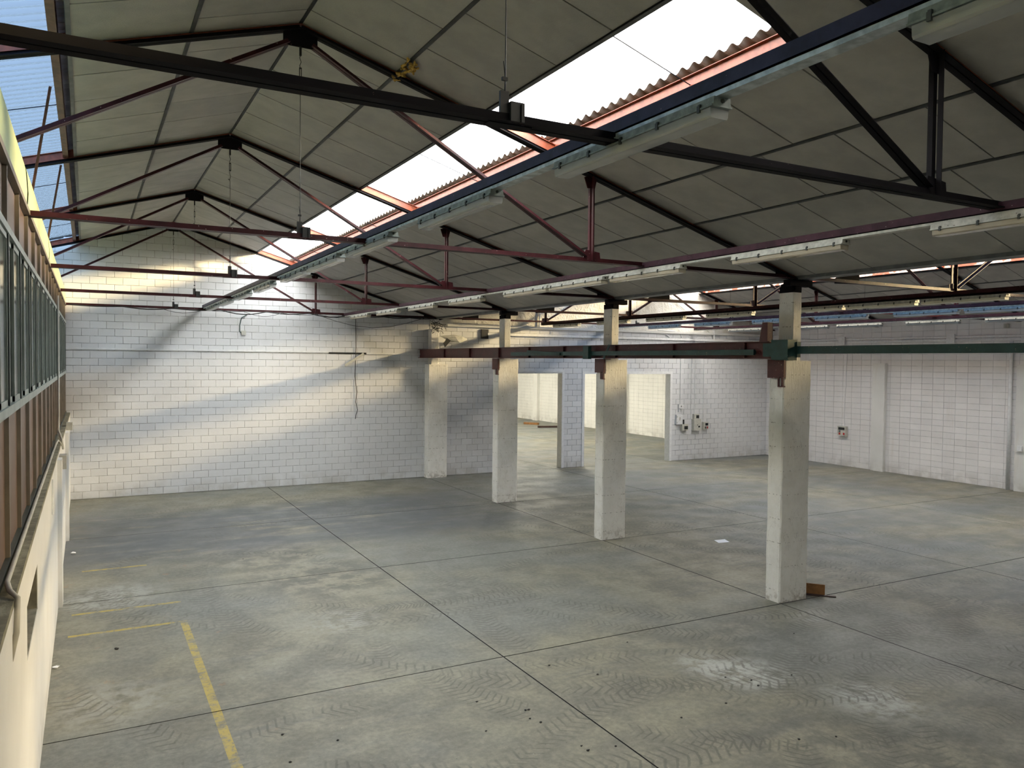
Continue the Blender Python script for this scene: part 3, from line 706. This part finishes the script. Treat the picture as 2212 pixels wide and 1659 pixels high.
lamp_beam(14.06, 5.0, 5.09, M['redsteel'], M['blacksteel'], 'dark steel beam carrying the first lamp row right of the pillars')
lamp_row(14.06, 5.085, [8.80, 10.5, 12.15, 14.72, 17.2, 19.65, 22.3], M['lampwhite'], M['tube'], 'first row right of the pillars, sun-tinted covers', 'lamps of the first row in the right nave')  # cream cover colour stands in for sunlight reflected by the tubes
lamp_beam(17.2, 5.0, 5.09, M['plum'], M['galv'], 'dark steel beam carrying the second lamp row right of the pillars')
lamp_row(17.2, 5.085, [9.9, 11.65, 14.0, 16.25, 18.75, 21.1], M['lampblue'], M['lens'], 'second row right of the pillars', 'lamps of the second row in the right nave')
lamp_beam(21.0, 5.0, 5.09, M['plum'], M['lampwhite'], 'plum steel beam carrying the lamp row nearest the right wall')
lamp_row(21.0, 5.085, [11.7, 14.0, 16.4, 18.35, 21.2], M['lampwhite'], M['lens'], 'row nearest the right wall', 'lamps of the row nearest the right wall')

# ------------------------------------------------------------------ office partition on the left
XP = -.505
wl = MB().box(-.75, -.405, -4, YB, -.1, 2.22)
NI = (6.88, 8.28, 1.54, 1.95)
wl = MB().box(-.75, -.405, -4, NI[0], -.1, 2.30).box(-.75, -.405, NI[1], YB, -.1, 2.30).box(-.75, -.405, NI[0], NI[1], -.1, NI[2]).box(-.75, -.405, NI[0], NI[1], NI[3], 2.30).box(-.75, -.62, NI[0], NI[1], NI[2], NI[3])
wl = wl.obj('wall_left', M['plaster'], kind='structure')
MB().box(-.62, -.60, NI[0], NI[1], NI[2], NI[3]).box(-.60, -.41, NI[0], NI[1], NI[2], NI[2]+.012).box(-.60, -.41, NI[1]-.012, NI[1], NI[2], NI[3]).obj('niche_back', M['brick'], wl)
rr = random.Random(3)
for k in range(6):
    for j in range(2):
        y0_ = NI[0] + .02 + k * .225 + (.11 if j else 0)
        if y0_ + .2 > NI[1]: continue
        MB().box(-.62, -.56 + rr.uniform(0, .07), y0_, y0_ + .205, NI[2] + .01 + j * .15, NI[2] + .145 + j * .15).obj('brick', M['brick'], wl)
for (a, b) in ((13.75, 14.15), (18.7, 19.1)): MB().box(-.405, -.345, a, b, 0, 2.26).obj('pilaster', M['plaster'], wl)
lg = MB().box(-.75, -.400, -4, YB, 2.30, 2.345).obj('trim_2', M['ledge'], kind='structure')
pt = empty('office_partition', (XP, 12, 2.345)); setp(pt, label='long brown and grey-green glazed office front standing on the left wall', category='partition')
def pl(m): m.v = [(a - XP, b - 12, c - 2.345) for a, b, c in m.v]; return m
mods = [-.1 + 1.13 * k for k in range(0, 22)]
Z0, Z1, Z2, Z3 = 2.345, 3.42, 4.72, 5.215
for a, b in ((3.41, 3.475), (4.70, 4.755)):
    pl(MB().box(XP - .03, XP + .025, -4, YB, a, b)).obj('rail', M['frame'], pt)
pl(MB().box(XP - .03, XP + .03, -4, YB, Z3 - .03, Z3 + .02)).obj('rail', M['frameside'], pt)
pl(MB().box(XP - .03, XP + .02, -4, YB, Z0, Z0 + .04)).obj('rail', M['framedark'], pt)
for y in mods:
    if y > YB - .1: break
    pl(MB().box(XP - .03, XP + .012, y - .025, y + .025, Z0, Z1).box(XP - .03, XP + .012, y - .025, y + .025, Z2, Z3)).obj('mullion', M['frameside'], pt)
    pl(MB().box(XP - .03, XP + .02, y - .03, y + .03, Z1, Z2)).obj('mullion', M['framedark'], pt)
    y1 = min(y + 1.13, YB)
    pl(MB().box(XP - .03, XP - .018, y + .025, y1 - .025, Z0 + .04, Z1)).obj('lower_panel', M['brownpanel'], pt)
    pl(MB().box(XP - .03, XP - .018, y + .025, y1 - .025, Z2, Z3 - .03)).obj('upper_panel', M['brownpanel'], pt)
    ym = (y + y1) / 2
    for (p, q, dx) in ((y + .03, ym + .02, -.012), (ym - .02, y1 - .03, .004)):
        f = MB(); f.box(XP+dx-.012, XP+dx+.006, p, p+.035, Z1+.06, Z2-.03).box(XP+dx-.012, XP+dx+.006, q-.035, q, Z1+.06, Z2-.03).box(XP+dx-.012, XP+dx+.006, p, q, Z1+.055, Z1+.10).box(XP+dx-.012, XP+dx+.006, p, q, Z2-.06, Z2-.02)
        f = pl(f).obj('window_sash', M['frame'], pt)
        g = pl(MB().box(XP+dx-.006, XP+dx-.002, p+.03, q-.03, Z1+.09, Z2-.05)).obj('pane', M['glass'], f)
# curved fibreglass roof of the office, three sheets
cvr = empty('office_roof', (XP, 12, Z3)); setp(cvr, label='curved yellow-green fibreglass roof above the brown office front', category='roof')
for (a, b) in ((-4, 8.94), (9.06, 13.86), (14.0, YB)):
    prof = [(0, 0), (.012, .2), (0, .40)] + [(-1.25 * (1 - math.cos(t * PI / 24)), .40 + .42 * math.sin(t * PI / 24)) for t in range(1, 13)] + [(-5.3, .82)]
    m = MB(); ny = max(2, int((b - a) / .5)); vs = []
    for j in range(ny + 1):
        yy = a + (b - a) * j / ny - 12
        wv = .003 * math.sin(j * .7)
        for (px, pz) in prof: vs.append((px + (wv if pz > .1 else 0), yy, pz))
    n = len(prof)
    m.add(vs, [(j*n+i, j*n+i+1, (j+1)*n+i+1, (j+1)*n+i) for j in range(ny) for i in range(n-1)])
    m.obj('fibreglass_sheet', M['curved'], cvr, smooth=True)
# hangers that tie the office roof to the purlin
for i, (ya, yb) in enumerate(((10.3, 11.1), (14.4, 15.4))):
    MB().double_angle((-.36, ya, 6.85), (-.62, yb, 5.55), .03, .005, .004, up=(1, 0, 0)).obj('hanger_strut', M['brownprimer'], label=['slanting brown steel strut before the left skylight, nearer one', 'slanting brown steel strut before the left skylight, farther one'][i], category='strut', group='struts at the left skylight')
# pipes and boxes on the left wall
MB().tube([(-.42, 5.60, 1.98), (-.385, 5.60, 2.15), (-.380, 5.62, 2.36), (-.43, 5.75, 2.375), (-.462, 6.0, 2.368), (-.464, 9, 2.366), (-.462, 12, 2.368), (-.464, 15.2, 2.368), (-.44, 15.5, 2.40), (-.38, 15.55, 2.30)], .017, 8).obj('conduit', M['pipe'], smooth=True, label='grey conduit lying along the concrete ledge and bending down the wall', category='conduit')
MB().tube([(-.462, 16.7, 4.95), (-.462, 16.7, 2.75), (-.46, 16.4, 2.5), (-.40, 16.1, 2.36), (-.38, 16.0, 2.2)], .018, 8).obj('conduit', M['pipe'], smooth=True, label='thin vertical conduit running up the office front', category='conduit')
MB().tube([(-.385, 11.4, 2.29), (-.385, 11.4, 1.85)], .012, 6).obj('conduit', M['white'], label='short white pipe hanging on the left wall under the ledge', category='conduit')
jb = MB().box(-.40, -.30, 14.55, 14.85, 2.02, 2.24).obj('junction_box', M['pipe'], label='grey junction box on the left wall below the ledge', category='electrical box')
MB().box(-.40, -.28, 19.3, 19.55, 2.26, 2.42).obj('junction_box', M['ivory'], label='small pale box at far end of the left wall ledge', category='electrical box')

# ------------------------------------------------------------------ fittings on the back wall
YF = YB - .016
tr = MB().box(-.5, 6.55, YF-.03, YF, 4.03, 4.08).box(7.75, 9.8, YF-.03, YF, 4.0, 4.05)
tr = tr.obj('cable_trunking', M['white'], label='white cable trunking running level across the left back wall', category='trunking')
MB().box(6.55, 7.75, YF-.012, YF, 4.0, 4.05).obj('open_base', M['black'], tr, label='dark open channel without its lid')
MB().bar((7.66, YF-.035, 4.02), (7.06, YF-.04, 3.64), .012, .075).obj('trunking_lid', M['ivory'], label='loose white trunking lid hanging askew on the back wall', category='trunking')
MB().tube([(7.40, YF-.02, 5.10), (7.41, YF-.025, 4.2), (7.38, YF-.02, 3.3), (7.44, YF-.03, 2.8), (7.41, YF-.02, 2.5), (7.47, YF-.03, 2.25), (7.42, YF-.02, 2.1), (7.40, YF-.03, 1.97)], .010, 6).obj('hanging_cable', M['black'], label='black cable hanging down the back wall with a curled end', category='cable')
c = MB().tube([(4.15, YF-.03, 5.12), (3.98, YF-.03, 5.02), (3.93, YF-.02, 4.8), (3.93, YF-.02, 4.62), (3.97, YF-.02, 4.57)], .012, 6).obj('green_cable', M['green'], label='short green cable running to a small box on the back wall', category='cable')
MB().box(3.97, 4.10, YF-.05, YF, 4.52, 4.64).obj('wall_box', M['ivory'], label='small pale box at the end of the green cable', category='electrical box')
def sag(x0, x1, y, z0, dips, r=.011):
    pts = []; n = len(dips)
    for i, d in enumerate(dips):
        for k in range(6):
            u = (i + k / 6) / n; pts.append((x0 + (x1 - x0) * u, y + .012 * math.sin(9 * u + x0), z0 - d * math.sin(PI * k / 6)))
    pts.append((x1, y, z0)); return MB().tube(pts, r, 5)
for i, (x0, x1, y, z0, dips, lb) in enumerate(((-.4, 9.6, 23.62, 5.19, [.02,.05,.03,.10,.05,.09,.04,.02], 'thick black cable bundle draped along the farthest chord'), (1.8, 7.2, 23.58, 5.17, [.10,.02,.12,.04,.08], 'thinner looping black cable under the farthest chord'), (6.0, 9.5, 23.55, 5.175, [.36], 'thin black cable sagging between lamp beam and pilaster'), (7.3, 9.9, 23.64, 5.17, [.02,.03,.02], 'straight black cable run ending at the pilaster'))):
    sag(x0, x1, y, z0, dips, .016 if i in (0, 3) else .007).obj('slack_cable', M['black'], label=lb, category='cable')
# tangle at the pilaster top
tg = MB(); rr = random.Random(5)
for k in range(16):
    p = Vector((9.7 + rr.uniform(0, .4), 23.68, 4.95 + rr.uniform(-.1, .15))); pts = [p]
    for j in range(5):
        p = p + Vector((rr.uniform(-.08, .14), rr.uniform(-.04, .03), rr.uniform(-.10, .03))); pts.append(p)
    tg.tube(pts, .008, 5)
tg.obj('cable_tangle', M['black'], kind='stuff', label='tangle of cut black cables at the top of the back pilaster', category='cables')
bag = MB()
for k in range(9):
    x0 = 10.05 + .035 * k
    bag.tube([(x0 + .05, 23.66, 4.62 - .02 * k), (10.55 + .02*k, 23.60 - .01*k, 4.66 - .03*k), (10.85, 23.66, 4.62 - .022*k), (11.15, 23.9, 4.55 - .004*k)], .010, 5)
bag.obj('wire_bundle', M['ivory'], kind='stuff', label='bundle of pale loose wires strung beside the back pilaster', category='cables')
tc = MB().prism((10.25, 23.62, 4.42), (10.25, 23.66, 4.42), [(-.20, .06), (-.10, -.05), (.0, -.16), (.05, -.02), (-.02, .05), (-.06, .14)][::-1]).obj('torn_cover', M['black'], label='torn dark cover hanging at the back pilaster', category='cover')
MB().box(11.76, 12.02, YF-.06, YF, 4.58, 4.90).obj('electrical_panel', M['black'], label='open black fuse panel on the white block wall by the pilaster', category='electrical box')
# right nave: trunking and conduits
tr2 = MB().box(12.0, XW-.05, YF-.07, YF, 4.70, 4.78).obj('cable_trunking', M['white'], label='long white cable trunking below the plastered gable', category='trunking')
for i, (x, zb, zt) in enumerate(((20.47, 2.16, 4.7), (21.02, 1.6, 4.7), (21.20, 1.75, 4.7), (21.66, 1.42, 4.7), (23.5, 1.95, 4.7))):
    o = MB().tube([(x, YF-.02, zb), (x, YF-.02, zt)], .014, 8).obj('conduit', M['white'], label='white vertical conduit on the wall right of the wide doorway, %s from the left' % ORD[i], category='conduit', group='vertical conduits right of the wide doorway')
    if i == 4: MB().tube([(x, YF-.02, 1.66), (x, YF-.02, 1.95)], .024, 8).obj('conduit_end', M['white'], o)
MB().tube([(14.6, YF-.04, 4.72), (14.6, YF-.04, 4.93), (14.45, YF-.04, 5.0), (11.0, YF-.10, 5.01)], .013, 6).obj('conduit', M['white'], label='thin bent conduit on plaster above the narrow doorway', category='conduit')
MB().tube([(14.02, YF-.06, 4.95), (14.02, YF-.06, 6.3)], .022, 8).obj('conduit', M['white'], label='upright pipe on the plaster gable left of the white disc', category='conduit')
MB().tube([(14.1, YF-.06, 5.1), (15.9, YF-.06, 6.2)], .014, 6).obj('gable_cable', M['ivory'], label='thin slanting cable on left of the plaster gable', category='cable')
MB().tube([(18.9, YF-.06, 6.95), (21.15, YF-.06, 5.55), (22.0, YF-.06, 4.95)], .018, 6).obj('gable_cable', M['ivory'], label='long slanting cable on right half of the plaster gable', category='cable')
MB().tube([(22.12, YF-.06, 6.25), (22.12, YF-.06, 4.75)], .03, 8).obj('conduit', M['white'], label='thick white upright pipe at right of the plaster gable', category='conduit')
MB().tube([(17.9, YF-.04, 4.98), (19.3, YF-.04, 4.96), (19.7, YF-.04, 4.93), (19.9, YF-.04, 4.80)], .02, 6).obj('conduit', M['white'], label='curved white conduit dropping into the gable trunking', category='conduit')
MB().tube([(19.3, YF-.04, 5.08), (20.1, YF-.04, 5.06), (20.4, YF-.04, 4.98), (20.5, YF-.04, 4.80)], .02, 6).obj('conduit', M['white'], label='second curved conduit beside the first bend on the gable', category='conduit')
d = MB(); n = 32
d.add([(17.55 + .52 * math.cos(2*PI*k/n), YB-.10, 6.0 + .52 * math.sin(2*PI*k/n)) for k in range(n)] + [(17.55 + .52 * math.cos(2*PI*k/n), YB-.02, 6.0 + .52 * math.sin(2*PI*k/n)) for k in range(n)],
      [tuple(range(n))] + [(k, (k+1) % n, n+(k+1) % n, n+k) for k in range(n)])
d.obj('round_vent_cover', M['white'], label='round white vent cover high on the plaster gable', category='vent')
def ebox(name, x0, x1, z0, z1, dpt, mat, lab, parts=()):
    o = MB().box(x0, x1, YF-dpt, YF, z0, z1).box(x0+.01, x1-.01, YF-dpt-.008, YF-dpt, z0+.01, z1-.01).obj(name, mat, label=lab, category='electrical box')
    for (nm, a, b, c, d_, m_) in parts: MB().box(a, b, YF-dpt-.016, YF-dpt-.006, c, d_).obj(nm, m_, o)
    return o
ebox('switch_box', 20.36, 20.60, 2.04, 2.20, .07, M['white'], 'small white switch box beside the wide doorway', [('toggle', 20.46, 20.49, 2.10, 2.15, M['black'])])
MB().box(20.38, 20.45, YF-.05, YF, 1.90, 2.02).obj('thermostat', M['white'], label='tiny white unit under the switch box', category='electrical box')
ebox('alarm_box', 20.24, 20.55, 1.42, 1.80, .09, M['white'], 'white rectangular box at the edge of the wide doorway', [('hinge', 20.25, 20.28, 1.70, 1.74, M['ivory']), ('hinge', 20.25, 20.28, 1.47, 1.51, M['ivory']), ('emblem', 20.38, 20.42, 1.58, 1.70, M['pipe'])])
ebox('socket_box', 20.50, 20.80, 1.17, 1.42, .12, M['ivory'], 'grey box with dark window below the white box', [('window', 20.60, 20.78, 1.22, 1.35, M['glassdark'])])
MB().tube([(20.60, YF-.06, 1.42), (20.60, YF-.06, 1.60)], .045, 8).obj('plug', M['black'], label='black plug standing on the grey socket box', category='plug')
ebox('meter_box', 21.12, 21.38, 1.60, 1.80, .10, M['ivory'], 'small meter box on top of the larger grey cabinet', [('window', 21.22, 21.36, 1.64, 1.76, M['glassdark'])])
ebox('fuse_cabinet', 21.08, 21.45, 1.15, 1.60, .14, M['ivory'], 'larger grey fuse cabinet on the wall between two boxes', [('window', 21.30, 21.38, 1.28, 1.34, M['glassdark']), ('lock', 21.25, 21.27, 1.36, 1.40, M['black'])])
ebox('outlet_box', 21.60, 21.84, 1.18, 1.48, .12, M['ivory'], 'grey outlet box with red socket, rightmost on the back wall', [('window', 21.68, 21.82, 1.34, 1.44, M['glassdark']), ('socket', 21.66, 21.72, 1.22, 1.30, M['clip']), ('socket', 21.76, 21.82, 1.22, 1.30, M['redplastic'])])
# right wall fittings
def rbox(y0, y1, z0, z1, dpt, mat, nm, lab, parts=()):
    o = MB().box(XW-.02-dpt, XW-.016, y0, y1, z0, z1).obj(nm, mat, label=lab, category='electrical box')
    for (n_, a, b, c, d_, m_) in parts: MB().box(XW-.03-dpt, XW-.018-dpt, a, b, c, d_).obj(n_, m_, o)
rbox(20.03, 20.40, 1.14, 1.50, .12, M['ivory'], 'outlet_box', 'grey outlet box with red sockets hanging on the right wall', [('window', 20.08, 20.35, 1.36, 1.46, M['glassdark']), ('socket', 20.07, 20.14, 1.18, 1.26, M['redplastic']), ('socket', 20.26, 20.33, 1.18, 1.26, M['redplastic']), ('socket', 20.26, 20.33, 1.28, 1.34, M['clip'])])
MB().tube([(XW-.04, 20.13, 4.6), (XW-.04, 20.15, 3.0), (XW-.04, 20.20, 1.9), (XW-.04, 20.16, 1.5)], .012, 6).obj('conduit', M['white'], label='thin conduit dropping to the outlet box on right wall', category='conduit')
rbox(13.66, 13.80, 1.24, 1.40, .20, M['white'], 'switch_box', 'small white switch on the pilaster at the right edge')
tr3 = MB().box(XW-.08, XW-.016, 4, YB-.1, 4.63, 4.69).box(XW-.08, XW-.016, 4, YB-.1, 4.73, 4.79).obj('cable_trunking', M['white'], label='double white cable trunking high along the right wall', category='trunking')
for i, yy in enumerate((20.3, 16.05)):
    MB().box(XW-.14, XW-.081, yy-.13, yy+.13, 4.56, 4.86).obj('junction_box', M['white'], label=['white junction box on the right wall trunking, nearer the corner', 'white junction box on the right wall trunking, nearer the picture edge'][i], category='electrical box', group='junction boxes on the trunking')
MB().tube([(XW-.08, 14.12, 0), (XW-.08, 14.12, 4.6)], .055, 12).obj('downpipe', M['white'], smooth=True, label='thick white downpipe on the right wall by the pilaster', category='pipe')
s = MB(); s.tube([(XW-.06, 14.3, 5.14), (XW-.06, 14.3, 5.0)], .075, 12); s.obj('alarm_bell', M['ivory'], label='small round bell high on the right wall', category='bell')

# ------------------------------------------------------------------ things on the floor
MB().add([(11.83, 12.60, .003), (12.10, 12.56, .004), (12.17, 12.78, .012), (11.92, 12.83, .004), (11.83, 12.60, .0015), (12.10, 12.56, .002), (12.17, 12.78, .010), (11.92, 12.83, .002)],
         [(0,1,2,3), (7,6,5,4), (0,4,5,1), (1,5,6,2), (2,6,7,3), (3,7,4,0)]).obj('paper_sheet', M['paper'], label='white sheet of paper lying on the floor left of the nearest pillar', category='paper')
bd = MB().bar((10.28, 9.42, .105), (10.72, 8.92, .10), .018, .17).obj('board', M['wood'], label='brown board on edge behind the foot of the nearest pillar', category='board')
MB().bar((10.36, 9.24, .010), (10.82, 8.78, .010), .06, .018).obj('metal_strip', M['wood_dark'], label='dark strip lying under the brown board', category='strip')
MB().bar((23.45, 41.9, .06), (24.0, 41.1, .06), .16, .12).obj('board', M['wood'], label='brown beam on the floor of the hall behind the narrow doorway', category='board')
MB().bar((22.9, 39.3, .06), (24.6, 38.8, .06), .15, .10).obj('board', M['wood_dark'], label='dark beam on the floor beyond the narrow doorway', category='board')
def pebble(x, y, r, mat, nm, lab, grp=None, cat='debris'):
    m = MB(); vs = []; rr = random.Random(int(x*100+y*10))
    for i in range(4):
        th = PI * i / 3
        for k in range(6):
            ph = 2*PI*k/6; q = r * rr.uniform(.7, 1.15)
            vs.append((x + q*math.sin(th+.15)*math.cos(ph), y + q*math.sin(th+.15)*math.sin(ph)*.7, max(.0, r*.35 + q*.4*math.cos(th))))
    m.add(vs, [(i*6+k, i*6+(k+1) % 6, (i+1)*6+(k+1) % 6, (i+1)*6+k) for i in range(3) for k in range(6)] + [(5,4,3,2,1,0), (18,19,20,21,22,23)])
    o = m.obj(nm, mat, label=lab, category=cat)
    if grp: o['group'] = grp
def on_floor(px, py):
    d = fw + r2 * ((px-1106)/F_PX) - u2 * ((py-829.5)/F_PX); t_ = -CAMP.z / d.z; return CAMP.x + d.x*t_, CAMP.y + d.y*t_
x, y = on_floor(252, 1403); pebble(x, y, .035, M['stone'], 'pebble', 'single dark pebble on the floor near the yellow lines at left')
x, y = on_floor(158, 1197); pebble(x, y, .06, M['paper'], 'plaster_crumb', 'white plaster crumb on the floor by the left wall')
x, y = on_floor(120, 1444); pebble(x, y, .045, M['paper'], 'plaster_crumb', 'pale flake at the foot of the left wall')
x, y = on_floor(1450, 1240); 
for (px, py) in ((1623,1470), (1638,1482), (1567,1464), (1568,1520), (1726,1598), (1806,1592), (1145,1553), (1168,1561), (1135,1535), (1142,1534), (1256,1612), (1270,1622), (1330,1613), (1291,1458), (627,1647), (730,1600), (610,1588), (1715,1369), (1710,1459), (1472,1551), (1186,1438), (1355,1388), (1030,1517), (525,1208), (1050,1580)):
    x, y = on_floor(px, py); pebble(x, y, .014 + .008 * random.random(), M['stone'], 'grit_piece', 'tiny dark piece of grit scattered on the concrete floor', 'grit on the floor')
# torn insulation by the skylight
m = MB(); rr = random.Random(11)
for k in range(26):
    p = Vector((3.26 + rr.uniform(-.07, .1), 8.75 + rr.uniform(-.28, .3), roofz(3.26) - .035 + rr.uniform(-.03, .03)))
    m.tube([p, p + Vector((rr.uniform(-.05, .05), rr.uniform(-.08, .08), rr.uniform(-.03, .02))), p + Vector((rr.uniform(-.06, .06), rr.uniform(-.1, .1), rr.uniform(-.05, .0)))], .014, 5)
m.obj('torn_insulation', M['wool'], kind='stuff', label='yellow tuft of torn insulation poking from the ceiling joint', category='insulation')
